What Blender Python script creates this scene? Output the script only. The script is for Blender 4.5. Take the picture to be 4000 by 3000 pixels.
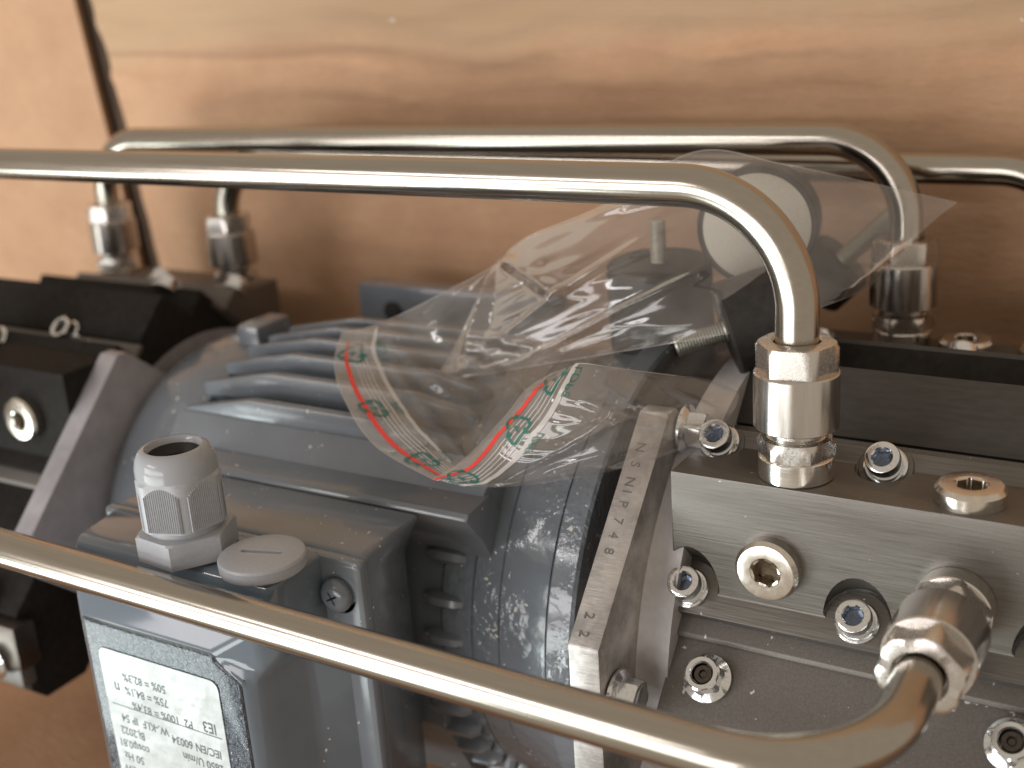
import bpy, bmesh, math, random
from mathutils import Matrix, Vector, noise
random.seed(7)
PI = math.pi
sc = bpy.context.scene
for o in list(bpy.data.objects): bpy.data.objects.remove(o)

# ------------------------------------------------------------------ camera
MM = 0.001
cam = bpy.data.cameras.new("Camera")
camo = bpy.data.objects.new("Camera", cam)
sc.collection.objects.link(camo)
camo.matrix_world = Matrix(((0.8610, -0.1114, 0.4963, 0.1365),
                            (0.5045, 0.3112, -0.8053, -0.3091),
                            (-0.0647, 0.9438, 0.3242, 0.1451),
                            (0, 0, 0, 1)))
cam.sensor_width = 36.0
cam.lens = 36.0 * 4900 / 4000
cam.clip_start = 0.01
cam.clip_end = 20
cam.dof.use_dof = True
cam.dof.focus_distance = 0.358
cam.dof.aperture_fstop = 9.0
cam.dof.aperture_blades = 0
sc.camera = camo

# ------------------------------------------------------------------ world and lamps
w = bpy.data.worlds.new("World"); sc.world = w; w.use_nodes = True
bg = w.node_tree.nodes["Background"]
bg.inputs[0].default_value = (0.405, 0.345, 0.278, 1)
bg.inputs[1].default_value = 1.3

def area(name, target, direction, dist, sx, sy, power, col):
    l = bpy.data.lights.new(name, 'AREA'); l.shape = 'RECTANGLE'
    l.size = sx; l.size_y = sy; l.energy = power; l.color = col
    o = bpy.data.objects.new(name, l); sc.collection.objects.link(o)
    d = Vector(direction).normalized()
    o.location = Vector(target) * MM + d * dist
    o.rotation_euler = d.to_track_quat('Z', 'Y').to_euler()
    return o
area("window_light", (-130, -80, -55), (-0.68, -0.56, -0.44), 1.6, 0.85, 0.42, 13, (0.88, 1.0, 0.99))
area("room_light_upper", (-80, 60, 40), (-0.33, -0.94, 0.04), 1.5, 1.5, 0.32, 8.0, (1.0, 0.955, 0.965))
area("room_light_lower", (-80, 60, 40), (-0.36, -0.90, -0.24), 1.5, 1.5, 0.22, 6.0, (0.95, 1.0, 0.97))
area("high_window_light", (-60, 20, -20), (-0.48, -0.80, 0.40), 1.6, 0.7, 0.12, 3.2, (1.0, 0.98, 0.97))

vs = sc.view_settings
vs.view_transform = 'Standard'; vs.look = 'None'; vs.exposure = 0.0; vs.gamma = 1.0
sc.cycles.max_bounces = 10
sc.cycles.transparent_max_bounces = 24
sc.cycles.caustics_reflective = False
sc.cycles.caustics_refractive = False
sc.cycles.sample_clamp_indirect = 4.0
sc.cycles.use_denoising = True

# ------------------------------------------------------------------ materials
def mat(name):
    m = bpy.data.materials.new(name); m.use_nodes = True
    nt = m.node_tree; b = nt.nodes["Principled BSDF"]
    return m, nt, b
def N(nt, t, **kw):
    n = nt.nodes.new(t)
    for k, v in kw.items():
        if k.startswith('i_'):
            n.inputs[k[2:].replace('_', ' ')].default_value = v
        else: setattr(n, k, v)
    return n
def coords(nt, scale=(1, 1, 1), rot=(0, 0, 0), kind='Object'):
    tc = N(nt, 'ShaderNodeTexCoord'); mp = N(nt, 'ShaderNodeMapping')
    mp.inputs['Scale'].default_value = scale; mp.inputs['Rotation'].default_value = rot
    nt.links.new(tc.outputs[kind], mp.inputs['Vector']); return mp.outputs[0]
def worldpos(nt, scale=(1, 1, 1), rot=(0, 0, 0)):
    g = N(nt, 'ShaderNodeNewGeometry'); mp = N(nt, 'ShaderNodeMapping')
    mp.inputs['Scale'].default_value = scale; mp.inputs['Rotation'].default_value = rot
    nt.links.new(g.outputs['Position'], mp.inputs['Vector']); return mp.outputs[0]
def noise_tex(nt, vec, scale, detail=3, rough=.55):
    n = N(nt, 'ShaderNodeTexNoise'); n.inputs['Scale'].default_value = scale
    n.inputs['Detail'].default_value = detail; n.inputs['Roughness'].default_value = rough
    if vec is not None: nt.links.new(vec, n.inputs['Vector'])
    return n.outputs['Fac']
def ramp(nt, fac, stops):
    r = N(nt, 'ShaderNodeValToRGB'); e = r.color_ramp.elements
    while len(e) < len(stops): e.new(.5)
    for k, (p, c) in enumerate(stops):
        e[k].position = p; e[k].color = (*c, 1) if len(c) == 3 else c
    nt.links.new(fac, r.inputs[0]); return r.outputs[0]
def maprange(nt, fac, a, b, c, d):
    r = N(nt, 'ShaderNodeMapRange')
    for k, v in zip(('From Min', 'From Max', 'To Min', 'To Max'), (a, b, c, d)): r.inputs[k].default_value = v
    nt.links.new(fac, r.inputs['Value']); return r.outputs[0]
def mix(nt, fac, a, b, mode='MIX'):
    r = N(nt, 'ShaderNodeMixRGB', blend_type=mode)
    for s, v in ((0, fac), (1, a), (2, b)):
        if hasattr(v, 'links'): nt.links.new(v, r.inputs[s])
        else: r.inputs[s].default_value = v if s == 0 else (*v, 1)
    return r.outputs[0]
def bump(nt, b, h, dist, strength=1.0):
    n = N(nt, 'ShaderNodeBump'); n.inputs['Distance'].default_value = dist; n.inputs['Strength'].default_value = strength
    nt.links.new(h, n.inputs['Height']); nt.links.new(n.outputs[0], b.inputs['Normal'])
M = {}

def metal(name, col, rough, streak=None, streak_amt=.12, var=.12, metallic=1.0, bmp=0.0, speck=0.0, aniso=0.0):
    m, nt, b = mat(name)
    vec = coords(nt, streak or (1, 1, 1))
    f = noise_tex(nt, vec, 700 if streak else 160, 4)
    c = ramp(nt, f, [(.3, tuple(x * (1 - var) for x in col)), (.7, tuple(min(1, x * (1 + var)) for x in col))])
    if speck > 0:
        v = noise_tex(nt, coords(nt), 520, 2)
        s = maprange(nt, v, .705 - speck, .72 - speck, 0, 1)
        c = mix(nt, s, c, (.72, .7, .66))
        nt.links.new(maprange(nt, s, 0, 1, metallic, 0), b.inputs['Metallic'])
    else: b.inputs['Metallic'].default_value = metallic
    nt.links.new(c, b.inputs['Base Color'])
    nt.links.new(maprange(nt, f, .25, .75, max(.03, rough - streak_amt), rough + streak_amt), b.inputs['Roughness'])
    if bmp: bump(nt, b, f, bmp)
    M[name] = m; return m
metal('tube_steel', (.42, .388, .342), .19, (.06, 1, 1), .03, .04)
metal('fitting_steel', (.58, .55, .52), .22, (1, 1, .08), .06, .06, bmp=.000004)
metal('hex_flat_steel', (.64, .615, .59), .27, (2, 2, 2), .07, .09, bmp=.000012)
metal('turned_steel', (.80, .77, .73), .20, (.2, .2, 3), .05, .05)
metal('zinc', (.76, .78, .80), .15, (2, 2, 2), .06, .08)
metal('zinc_matt', (.62, .60, .55), .40, (3, 3, 3), .10, .14)
metal('plug_nickel', (.70, .66, .60), .23, (.8, .8, .8), .06, .06, bmp=.000004)
metal('shade_blue', (.13, .16, .22), .25, (2, 2, 2), .05, .2)
metal('shade_brown', (.11, .085, .06), .3, (2, 2, 2), .05, .2)
metal('plate_matt', (.50, .475, .42), .55, (3, 3, 3), .1, .12, metallic=.4)
metal('stud_matt', (.50, .51, .47), .38, (2, 2, 2), .1, .15)
metal('stud_dark', (.10, .085, .075), .35, (2, 2, 2), .1, .25)

# brushed hard-anodised aluminium of the pump heads: grain runs along the machine
m, nt, b = mat('anodised'); M['anodised'] = m
v = worldpos(nt, (.035, 1, 1)); f = noise_tex(nt, v, 1500, 5, .6)
f2 = noise_tex(nt, worldpos(nt, (.3, 1, 1)), 60, 3)
c = ramp(nt, f, [(.30, (.140, .132, .121)), (.70, (.205, .195, .181))])
c = mix(nt, maprange(nt, f2, .3, .7, 0, .25), c, (.13, .115, .10))
sp = maprange(nt, noise_tex(nt, worldpos(nt), 420, 2), .735, .75, 0, 1)
c = mix(nt, sp, c, (.6, .58, .54))
nt.links.new(c, b.inputs['Base Color']); b.inputs['Metallic'].default_value = .75
nt.links.new(maprange(nt, f, .3, .7, .30, .46), b.inputs['Roughness'])
bump(nt, b, f, .00006)
# matt dark anodised blocks
m, nt, b = mat('dark_anodised'); M['dark_anodised'] = m
f = noise_tex(nt, worldpos(nt), 1400, 4, .65)
sp = maprange(nt, noise_tex(nt, worldpos(nt), 360, 3, .5), .70, .715, 0, 1)
c = ramp(nt, f, [(.3, (.115, .103, .094)), (.7, (.165, .149, .137))])
c = mix(nt, sp, c, (.55, .53, .5)); nt.links.new(c, b.inputs['Base Color'])
b.inputs['Metallic'].default_value = .35; b.inputs['Roughness'].default_value = .46
bump(nt, b, f, .00003)
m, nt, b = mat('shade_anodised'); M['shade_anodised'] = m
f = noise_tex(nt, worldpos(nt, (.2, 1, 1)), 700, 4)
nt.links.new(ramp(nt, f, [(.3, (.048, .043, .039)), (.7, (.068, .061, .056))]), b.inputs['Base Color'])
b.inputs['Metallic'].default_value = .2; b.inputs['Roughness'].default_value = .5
m, nt, b = mat('black_anodised'); M['black_anodised'] = m
f = noise_tex(nt, worldpos(nt), 300, 3)
nt.links.new(ramp(nt, f, [(.3, (.017, .0155, .0145)), (.7, (.027, .0245, .0225))]), b.inputs['Base Color'])
b.inputs['Specular IOR Level'].default_value = .08; b.inputs['Roughness'].default_value = .6

# raw cast and milled grey metal of the coupling plates
m, nt, b = mat('cast_grey'); M['cast_grey'] = m
f = noise_tex(nt, worldpos(nt), 260, 6, .6); f2 = noise_tex(nt, worldpos(nt), 45, 3)
c = ramp(nt, f, [(.3, (.36, .345, .345)), (.7, (.50, .485, .485))])
c = mix(nt, maprange(nt, f2, .35, .7, 0, .5), c, (.27, .26, .26)); nt.links.new(c, b.inputs['Base Color'])
b.inputs['Metallic'].default_value = .55; nt.links.new(maprange(nt, f, .3, .7, .38, .58), b.inputs['Roughness'])
bump(nt, b, f, .0002)
m, nt, b = mat('cast_lit'); M['cast_lit'] = m  # brightened cast metal for the hub: light on it put into the colour
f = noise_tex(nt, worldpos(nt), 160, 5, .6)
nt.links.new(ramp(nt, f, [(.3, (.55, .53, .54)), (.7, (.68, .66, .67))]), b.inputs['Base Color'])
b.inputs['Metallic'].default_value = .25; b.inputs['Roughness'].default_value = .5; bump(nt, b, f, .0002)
m, nt, b = mat('cast_dark'); M['cast_dark'] = m
f = noise_tex(nt, worldpos(nt), 120, 5, .6)
nt.links.new(ramp(nt, f, [(.3, (.34, .33, .36)), (.7, (.43, .42, .455))]), b.inputs['Base Color'])
b.inputs['Metallic'].default_value = .3; b.inputs['Roughness'].default_value = .55
m, nt, b = mat('milled_edge'); M['milled_edge'] = m
v = worldpos(nt, (1, .08, .08), (0, 0, 0)); f = noise_tex(nt, worldpos(nt, (.16, 1, 1)), 900, 5, .7)
f2 = noise_tex(nt, worldpos(nt), 70, 4, .7)
c = ramp(nt, f2, [(.35, (.31, .295, .285)), (.62, (.55, .52, .505))])
c = mix(nt, maprange(nt, f, .55, .7, 0, .55), c, (.60, .57, .54)); nt.links.new(c, b.inputs['Base Color'])
b.inputs['Metallic'].default_value = .65; nt.links.new(maprange(nt, f2, .3, .7, .50, .30), b.inputs['Roughness'])
bump(nt, b, f, .00012)

def paint(name, col, peel, peel_scale, rough=.24, chips=.012, patch=False, face=False):
    m, nt, b = mat(name)
    pos = worldpos(nt)
    f = noise_tex(nt, pos, 40, 3)
    c = ramp(nt, f, [(.3, tuple(x * .92 for x in col)), (.7, tuple(x * 1.08 for x in col))])
    big = noise_tex(nt, pos, 55, 4, .6); small = noise_tex(nt, pos, 480, 2, .5)
    s = N(nt, 'ShaderNodeMath', operation='ADD'); nt.links.new(maprange(nt, big, .35, .75, -.10, .10), s.inputs[0]); nt.links.new(small, s.inputs[1])
    chip = maprange(nt, s.outputs[0], .735 - chips, .745 - chips, 0, 1)
    c = mix(nt, chip, c, (.62, .60, .55)); nt.links.new(c, b.inputs['Base Color'])
    nt.links.new(maprange(nt, chip, 0, 1, rough, .7), b.inputs['Roughness'])
    b.inputs['Specular IOR Level'].default_value = .6
    b.inputs['Coat Weight'].default_value = .5 if not face else .35; b.inputs['Coat Roughness'].default_value = .10
    h = noise_tex(nt, pos, peel_scale, 2, .5)
    if patch or face:      # the orange-peel relief comes and goes (patch), or sits on the front of the lid only (face)
        if face:
            sep = N(nt, 'ShaderNodeSeparateXYZ'); nt.links.new(pos, sep.inputs[0]); k = maprange(nt, sep.outputs['Y'], -.07965, -.07995, 0, 1)
        else: k = maprange(nt, noise_tex(nt, pos, 26, 3), .42, .62, .08, 1)
        mu = N(nt, 'ShaderNodeMath', operation='MULTIPLY'); nt.links.new(h, mu.inputs[0]); nt.links.new(k, mu.inputs[1]); h = mu.outputs[0]
    bump(nt, b, h, peel)
    M[name] = m
paint('grey_paint', (.155, .178, .208), .0013, 260, .13, chips=.035, patch=True)
paint('grey_paint_smooth', (.152, .173, .203), .00012, 160, chips=.006)
paint('lid_paint', (.135, .168, .208), .006, 480, .10, chips=-.03, face=True)
paint('fin_paint', (.148, .172, .200), .0002, 200, .32, chips=.006)

m, nt, b = mat('pale_plastic'); M['pale_plastic'] = m
f = noise_tex(nt, worldpos(nt), 900, 3)
nt.links.new(ramp(nt, f, [(.3, (.38, .40, .435)), (.7, (.42, .44, .475))]), b.inputs['Base Color'])
b.inputs['Roughness'].default_value = .42; b.inputs['Subsurface Weight'].default_value = .05
b.inputs['Subsurface Scale'].default_value = .001
bump(nt, b, f, .00005)
m, nt, b = mat('gloss_plastic'); M['gloss_plastic'] = m
b.inputs['Base Color'].default_value = (.36, .38, .415, 1); b.inputs['Roughness'].default_value = .12
f = noise_tex(nt, worldpos(nt), 200, 2); nt.links.new(maprange(nt, f, .3, .7, .08, .2), b.inputs['Roughness'])
m, nt, b = mat('black_rubber'); M['black_rubber'] = m
f = noise_tex(nt, worldpos(nt), 300, 4)
nt.links.new(ramp(nt, f, [(.3, (.012, .011, .010)), (.7, (.028, .026, .024))]), b.inputs['Base Color'])
b.inputs['Roughness'].default_value = .55; bump(nt, b, f, .0001)
m, nt, b = mat('print_dark'); M['print_dark'] = m
b.inputs['Base Color'].default_value = (.018, .022, .028, 1); b.inputs['Roughness'].default_value = .45
m, nt, b = mat('stamp_dark'); M['stamp_dark'] = m
b.inputs['Base Color'].default_value = (.22, .21, .20, 1); b.inputs['Roughness'].default_value = .45; b.inputs['Metallic'].default_value = .6
m, nt, b = mat('label_silver'); M['label_silver'] = m
f = noise_tex(nt, worldpos(nt), 60, 4); f3 = noise_tex(nt, worldpos(nt), 1500, 2)
nt.links.new(ramp(nt, f3, [(.3, (.33, .345, .345)), (.7, (.38, .395, .395))]), b.inputs['Base Color'])
b.inputs['Metallic'].default_value = .15; nt.links.new(maprange(nt, f, .35, .65, .30, .46), b.inputs['Roughness'])
bump(nt, b, noise_tex(nt, worldpos(nt), 90, 2), .0006)

def cardboard(name, tint=1.0, top=False):
    m, nt, b = mat(name)
    pos = worldpos(nt)
    f = noise_tex(nt, worldpos(nt, (1, 1, 1)), 26, 4, .6)
    fib = noise_tex(nt, worldpos(nt, (.35, 1, 1)), 420, 4, .6)
    a1 = tuple(x * tint for x in (.53, .310, .185)); a2 = tuple(x * tint for x in (.66, .415, .255))
    c = ramp(nt, f, [(.25, a1), (.75, a2)])
    c = mix(nt, maprange(nt, fib, .35, .7, 0, .25), c, tuple(x * .8 for x in a1))
    if top:   # colour turns yellower in the upper part of the sheet, with a ragged border
        sep = N(nt, 'ShaderNodeSeparateXYZ'); nt.links.new(pos, sep.inputs[0])
        wv = noise_tex(nt, worldpos(nt, (1, 1, 2.2)), 9, 4, .6)
        ad = N(nt, 'ShaderNodeMath', operation='MULTIPLY_ADD'); nt.links.new(wv, ad.inputs[0]); ad.inputs[1].default_value = .07
        nt.links.new(sep.outputs['Z'], ad.inputs[2])
        c = mix(nt, maprange(nt, ad.outputs[0], .132, .150, 0, .85), c, (.50, .345, .215))
        st = noise_tex(nt, worldpos(nt, (.16, 1, 1.6)), 34, 3, .6)
        c = mix(nt, maprange(nt, st, .55, .70, 0, .18), c, (.38, .20, .115))
    if top:   # crease shade painted as thin dark lines in the folded band near the top
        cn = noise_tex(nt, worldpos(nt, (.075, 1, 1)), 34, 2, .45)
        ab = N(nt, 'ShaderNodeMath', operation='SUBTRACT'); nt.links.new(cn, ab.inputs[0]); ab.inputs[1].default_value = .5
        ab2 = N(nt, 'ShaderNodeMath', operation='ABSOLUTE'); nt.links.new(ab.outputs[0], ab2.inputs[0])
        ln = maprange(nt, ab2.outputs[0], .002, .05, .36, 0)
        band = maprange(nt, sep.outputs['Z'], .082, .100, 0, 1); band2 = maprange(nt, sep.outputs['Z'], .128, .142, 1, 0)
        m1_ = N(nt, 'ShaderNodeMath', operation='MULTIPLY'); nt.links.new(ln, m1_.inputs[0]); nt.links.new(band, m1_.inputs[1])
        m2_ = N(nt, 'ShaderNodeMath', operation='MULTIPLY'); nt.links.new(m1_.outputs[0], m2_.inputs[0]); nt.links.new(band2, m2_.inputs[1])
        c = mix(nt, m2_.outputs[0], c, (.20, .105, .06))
    sp = maprange(nt, noise_tex(nt, pos, 95, 2), .775, .79, 0, 1)
    c = mix(nt, sp, c, (.75, .68, .6)); nt.links.new(c, b.inputs['Base Color'])
    b.inputs['Roughness'].default_value = .75
    ad2 = N(nt, 'ShaderNodeMath', operation='ADD'); nt.links.new(fib, ad2.inputs[0]); nt.links.new(f, ad2.inputs[1])
    bump(nt, b, ad2.outputs[0], .0005)
    M[name] = m
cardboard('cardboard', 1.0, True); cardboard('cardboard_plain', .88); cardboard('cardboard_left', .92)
m, nt, b = mat('seam_shade'); M['seam_shade'] = m
f = noise_tex(nt, worldpos(nt, (1, 1, .1)), 500, 3)
nt.links.new(ramp(nt, f, [(.3, (.045, .028, .018)), (.7, (.10, .062, .04))]), b.inputs['Base Color']); b.inputs['Roughness'].default_value = .9

def film(name, haze, tint, gloss=1.0, wr=1.0):
    m = bpy.data.materials.new(name); m.use_nodes = True; nt = m.node_tree
    nt.nodes.remove(nt.nodes["Principled BSDF"]); out = nt.nodes["Material Output"]
    tr = N(nt, 'ShaderNodeBsdfTransparent'); tr.inputs[0].default_value = (*tint, 1)
    gl = N(nt, 'ShaderNodeBsdfGlossy'); gl.inputs['Roughness'].default_value = .085; gl.inputs[0].default_value = (gloss, gloss, gloss, 1)
    df = N(nt, 'ShaderNodeBsdfDiffuse'); df.inputs[0].default_value = (.80, .76, .74, 1)
    tl = N(nt, 'ShaderNodeBsdfTranslucent'); tl.inputs[0].default_value = (.80, .76, .74, 1)
    mdf = N(nt, 'ShaderNodeMixShader'); mdf.inputs[0].default_value = .4
    nt.links.new(df.outputs[0], mdf.inputs[1]); nt.links.new(tl.outputs[0], mdf.inputs[2])
    bmp = N(nt, 'ShaderNodeBump'); bmp.inputs['Distance'].default_value = .0022 * wr
    h1 = noise_tex(nt, worldpos(nt, (.6, 1, 1), (.3, .6, .2)), 75, 3, .5)
    nt.links.new(h1, bmp.inputs['Height'])
    for s in (gl,): nt.links.new(bmp.outputs[0], s.inputs['Normal'])
    fr = N(nt, 'ShaderNodeLayerWeight'); fr.inputs['Blend'].default_value = .32
    nt.links.new(bmp.outputs[0], fr.inputs['Normal'])
    fac = maprange(nt, fr.outputs['Fresnel'], 0, 1, .05, .46)
    hz = maprange(nt, noise_tex(nt, worldpos(nt), 38, 3, .6), .3, .75, haze * .4, haze * 1.5)
    m1 = N(nt, 'ShaderNodeMixShader'); nt.links.new(hz, m1.inputs[0]); nt.links.new(tr.outputs[0], m1.inputs[1]); nt.links.new(mdf.outputs[0], m1.inputs[2])
    m2 = N(nt, 'ShaderNodeMixShader'); nt.links.new(fac, m2.inputs[0]); nt.links.new(m1.outputs[0], m2.inputs[1]); nt.links.new(gl.outputs[0], m2.inputs[2])
    nt.links.new(m2.outputs[0], out.inputs[0])
    M[name] = m
film('film', .19, (.965, .955, .945), wr=.06); film('film_front', .16, (.955, .945, .935), wr=.06); film('film_band', .30, (.96, .95, .94), wr=.1)
m, nt, b = mat('zip_white'); M['zip_white'] = m
b.inputs['Base Color'].default_value = (.78, .75, .72, 1); b.inputs['Roughness'].default_value = .25; b.inputs['Alpha'].default_value = .5
m, nt, b = mat('glint_white'); M['glint_white'] = m
b.inputs['Base Color'].default_value = (.80, .77, .74, 1); b.inputs['Roughness'].default_value = .2; b.inputs['Alpha'].default_value = .38
m, nt, b = mat('zip_red'); M['zip_red'] = m
b.inputs['Base Color'].default_value = (.78, .045, .035, 1); b.inputs['Roughness'].default_value = .35
m, nt, b = mat('print_green'); M['print_green'] = m
b.inputs['Base Color'].default_value = (.0, .14, .11, 1); b.inputs['Roughness'].default_value = .4; b.inputs['Alpha'].default_value = .85

# ------------------------------------------------------------------ object helpers (millimetres in, metres out)
W = {}
def link(o, parent=None, world=Matrix()):
    sc.collection.objects.link(o)
    W[o.name] = world.copy()
    if parent is not None:
        o.parent = parent
        o.matrix_local = W[parent.name].inverted() @ world
    else: o.matrix_world = world
    return o
def tag(o, label, cat, group=None, kind=None):
    if label: o['label'] = label
    if cat: o['category'] = cat
    if group: o['group'] = group
    if kind: o['kind'] = kind
    return o
def thing(name, loc, label, cat, group=None):
    o = bpy.data.objects.new(name, None); o.empty_display_size = .01
    link(o, None, Matrix.Translation(Vector(loc) * MM))
    return tag(o, label, cat, group)
def finish(bm, name, material, angle=32, scale=True):
    bmesh.ops.recalc_face_normals(bm, faces=bm.faces)
    me = bpy.data.meshes.new(name)
    if scale:
        for v in bm.verts: v.co *= MM
    bm.to_mesh(me); bm.free()
    for p in me.polygons: p.use_smooth = True
    me.set_sharp_from_angle(angle=math.radians(angle))
    me.materials.append(M[material])
    return me
def part(name, bm_or_me, material, parent, frame=None, angle=32):
    """bm in world millimetres (frame None) or in a local frame given as a world matrix in metres"""
    if isinstance(bm_or_me, bpy.types.Mesh): me = bm_or_me
    else:
        if frame is None:
            origin = W[parent.name].translation if parent is not None else Vector()
            for v in bm_or_me.verts: v.co -= origin / MM
            frame = Matrix.Translation(origin)
        me = finish(bm_or_me, name, material, angle)
    o = bpy.data.objects.new(name, me)
    return link(o, parent, frame)
def frame_at(loc, axis, up=(0, 0, 1), spin=0):
    z = Vector(axis).normalized(); x = Vector(up).cross(z)
    if x.length < 1e-4: x = Vector((1, 0, 0)).cross(z)
    if x.length < 1e-4: x = Vector((0, 1, 0))
    x.normalize(); y = z.cross(x)
    R = Matrix((x, y, z)).transposed().to_4x4()
    return Matrix.Translation(Vector(loc) * MM) @ R @ Matrix.Rotation(spin, 4, 'Z')
def hexr(ap):
    return lambda a: ap / math.cos((a + PI / 6) % (PI / 3) - PI / 6)
def ring_r(r, a): return r(a) if callable(r) else r
def loft(rings, segs=48, cap0=True, cap1=True, bm=None, phase=0):
    """stack of rings (z, r) with r a number or a function of the angle"""
    bm = bm or bmesh.new(); rows = []
    for z, r in rings:
        rows.append([bm.verts.new((ring_r(r, 2*PI*k/segs + phase) * math.cos(2*PI*k/segs + phase), ring_r(r, 2*PI*k/segs + phase) * math.sin(2*PI*k/segs + phase), z)) for k in range(segs)])
    for a, b_ in zip(rows, rows[1:]):
        for k in range(segs):
            bm.faces.new((a[k], a[(k+1) % segs], b_[(k+1) % segs], b_[k]))
    if cap0: bm.faces.new(list(reversed(rows[0])))
    if cap1: bm.faces.new(rows[-1])
    return bm
def hexchamf(ap, rc):   # hexagon cut back by a cone
    f = hexr(ap)
    return lambda a: min(f(a), rc)
def prism(poly, x0, x1, conv, bevel=0, bm=None):
    """polygon (a, b) swept in x; conv(x, a, b) -> xyz in mm"""
    bm = bm or bmesh.new()
    A = [bm.verts.new(conv(x0, *p)) for p in poly]; B = [bm.verts.new(conv(x1, *p)) for p in poly]
    n = len(poly)
    for k in range(n): bm.faces.new((A[k], A[(k+1) % n], B[(k+1) % n], B[k]))
    bm.faces.new(A); bm.faces.new(B)
    bmesh.ops.recalc_face_normals(bm, faces=bm.faces)
    if bevel: bmesh.ops.bevel(bm, geom=list(bm.edges), offset=bevel, segments=2, affect='EDGES', profile=.6)
    return bm
def rbox(x0, x1, y0, y1, z0, z1, bevel=0, segs=2):
    bm = prism([(y0, z0), (y1, z0), (y1, z1), (y0, z1)], x0, x1, lambda x, y, z: (x, y, z))
    if bevel: bmesh.ops.bevel(bm, geom=list(bm.edges), offset=bevel, segments=segs, affect='EDGES', profile=.6)
    return bm
def tube(path, r, segs=40, caps=True, bm=None):
    bm = bm or bmesh.new(); pts = [Vector(p) for p in path]; n = len(pts); rows = []
    t0 = (pts[1] - pts[0]).normalized(); up = Vector((0, 0, 1)) if abs(t0.z) < .9 else Vector((0, 1, 0))
    nx = t0.cross(up).normalized()
    for k in range(n):
        t = (pts[min(k+1, n-1)] - pts[max(k-1, 0)]).normalized()
        nx = (nx - t * nx.dot(t)).normalized(); ny = t.cross(nx)
        rr = r[k] if isinstance(r, (list, tuple)) else r
        rows.append([bm.verts.new(pts[k] + (nx * math.cos(2*PI*j/segs) + ny * math.sin(2*PI*j/segs)) * rr) for j in range(segs)])
    for a, b_ in zip(rows, rows[1:]):
        for j in range(segs): bm.faces.new((a[j], a[(j+1) % segs], b_[(j+1) % segs], b_[j]))
    if caps: bm.faces.new(rows[0]); bm.faces.new(list(reversed(rows[-1])))
    return bm
def bend_path(corners, R, steps=22):
    """polyline through corners with circular bends of radius R"""
    P = [Vector(c) for c in corners]; out = [P[0]]
    for a, b_, c in zip(P, P[1:], P[2:]):
        u = (a - b_).normalized(); v = (c - b_).normalized(); ang = u.angle(v)
        d = R / math.tan(ang / 2); s = b_ + u * d; e = b_ + v * d
        cen = b_ + (u + v).normalized() * (R / math.sin(ang / 2))
        for k in range(steps + 1):
            q = (s - cen).normalized().slerp((e - cen).normalized(), k / steps) if True else None
            out.append(cen + q * R)
    out.append(P[-1]); 
    # subdivide long straights
    res = [out[0]]
    for a, b_ in zip(out, out[1:]):
        k = max(1, int((b_ - a).length / 25))
        for j in range(1, k + 1): res.append(a.lerp(b_, j / k))
    return res
def boolean(o, cutters):
    for c in cutters:
        md = o.modifiers.new('cut', 'BOOLEAN'); md.operation = 'DIFFERENCE'; md.object = c; md.solver = 'EXACT'
    bpy.context.view_layer.update()
    me = bpy.data.meshes.new_from_object(o.evaluated_get(bpy.context.evaluated_depsgraph_get()))
    o.modifiers.clear(); old = o.data; nm = old.name; o.data = me; bpy.data.meshes.remove(old); me.name = nm
    for c in cutters: bpy.data.objects.remove(c)
    for p in me.polygons: p.use_smooth = True
    me.set_sharp_from_angle(angle=math.radians(30))
def cutter(bm, frame, material='anodised'):
    o = bpy.data.objects.new('cutter', finish(bm, 'cutter', material)); sc.collection.objects.link(o); o.matrix_world = frame; return o
def text_bm(s, size, align='LEFT', depth=0.0, bold=0.0):
    cu = bpy.data.curves.new('t', 'FONT'); cu.body = s; cu.size = size; cu.align_x = align; cu.extrude = depth; cu.resolution_u = 3; cu.offset = size * bold
    o = bpy.data.objects.new('t', cu); sc.collection.objects.link(o); bpy.context.view_layer.update()
    me = bpy.data.meshes.new_from_object(o.evaluated_get(bpy.context.evaluated_depsgraph_get()))
    bm = bmesh.new(); bm.from_mesh(me)
    bpy.data.objects.remove(o); bpy.data.curves.remove(cu); bpy.data.meshes.remove(me)
    return bm

# ------------------------------------------------------------------ the cardboard box
def sheet(name, P00, P10, P11, P01, nu, nv, disp, material, thick=4):
    bm = bmesh.new(); P00, P10, P11, P01 = map(Vector, (P00, P10, P11, P01))
    nrm = (P10 - P00).cross(P01 - P00).normalized(); g = []
    for j in range(nv + 1):
        row = []
        for i in range(nu + 1):
            u, v = i / nu, j / nv
            p = (P00 * (1-u) + P10 * u) * (1-v) + (P01 * (1-u) + P11 * u) * v
            row.append(bm.verts.new(p + nrm * disp(p, u, v)))
        g.append(row)
    for j in range(nv):
        for i in range(nu): bm.faces.new((g[j][i], g[j][i+1], g[j+1][i+1], g[j+1][i]))
    res = bmesh.ops.extrude_face_region(bm, geom=list(bm.faces))
    for v in [e for e in res['geom'] if isinstance(e, bmesh.types.BMVert)]: v.co -= nrm * thick
    o = part(name, bm, material, None, Matrix(), 60); o['kind'] = 'structure'
    return o
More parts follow.
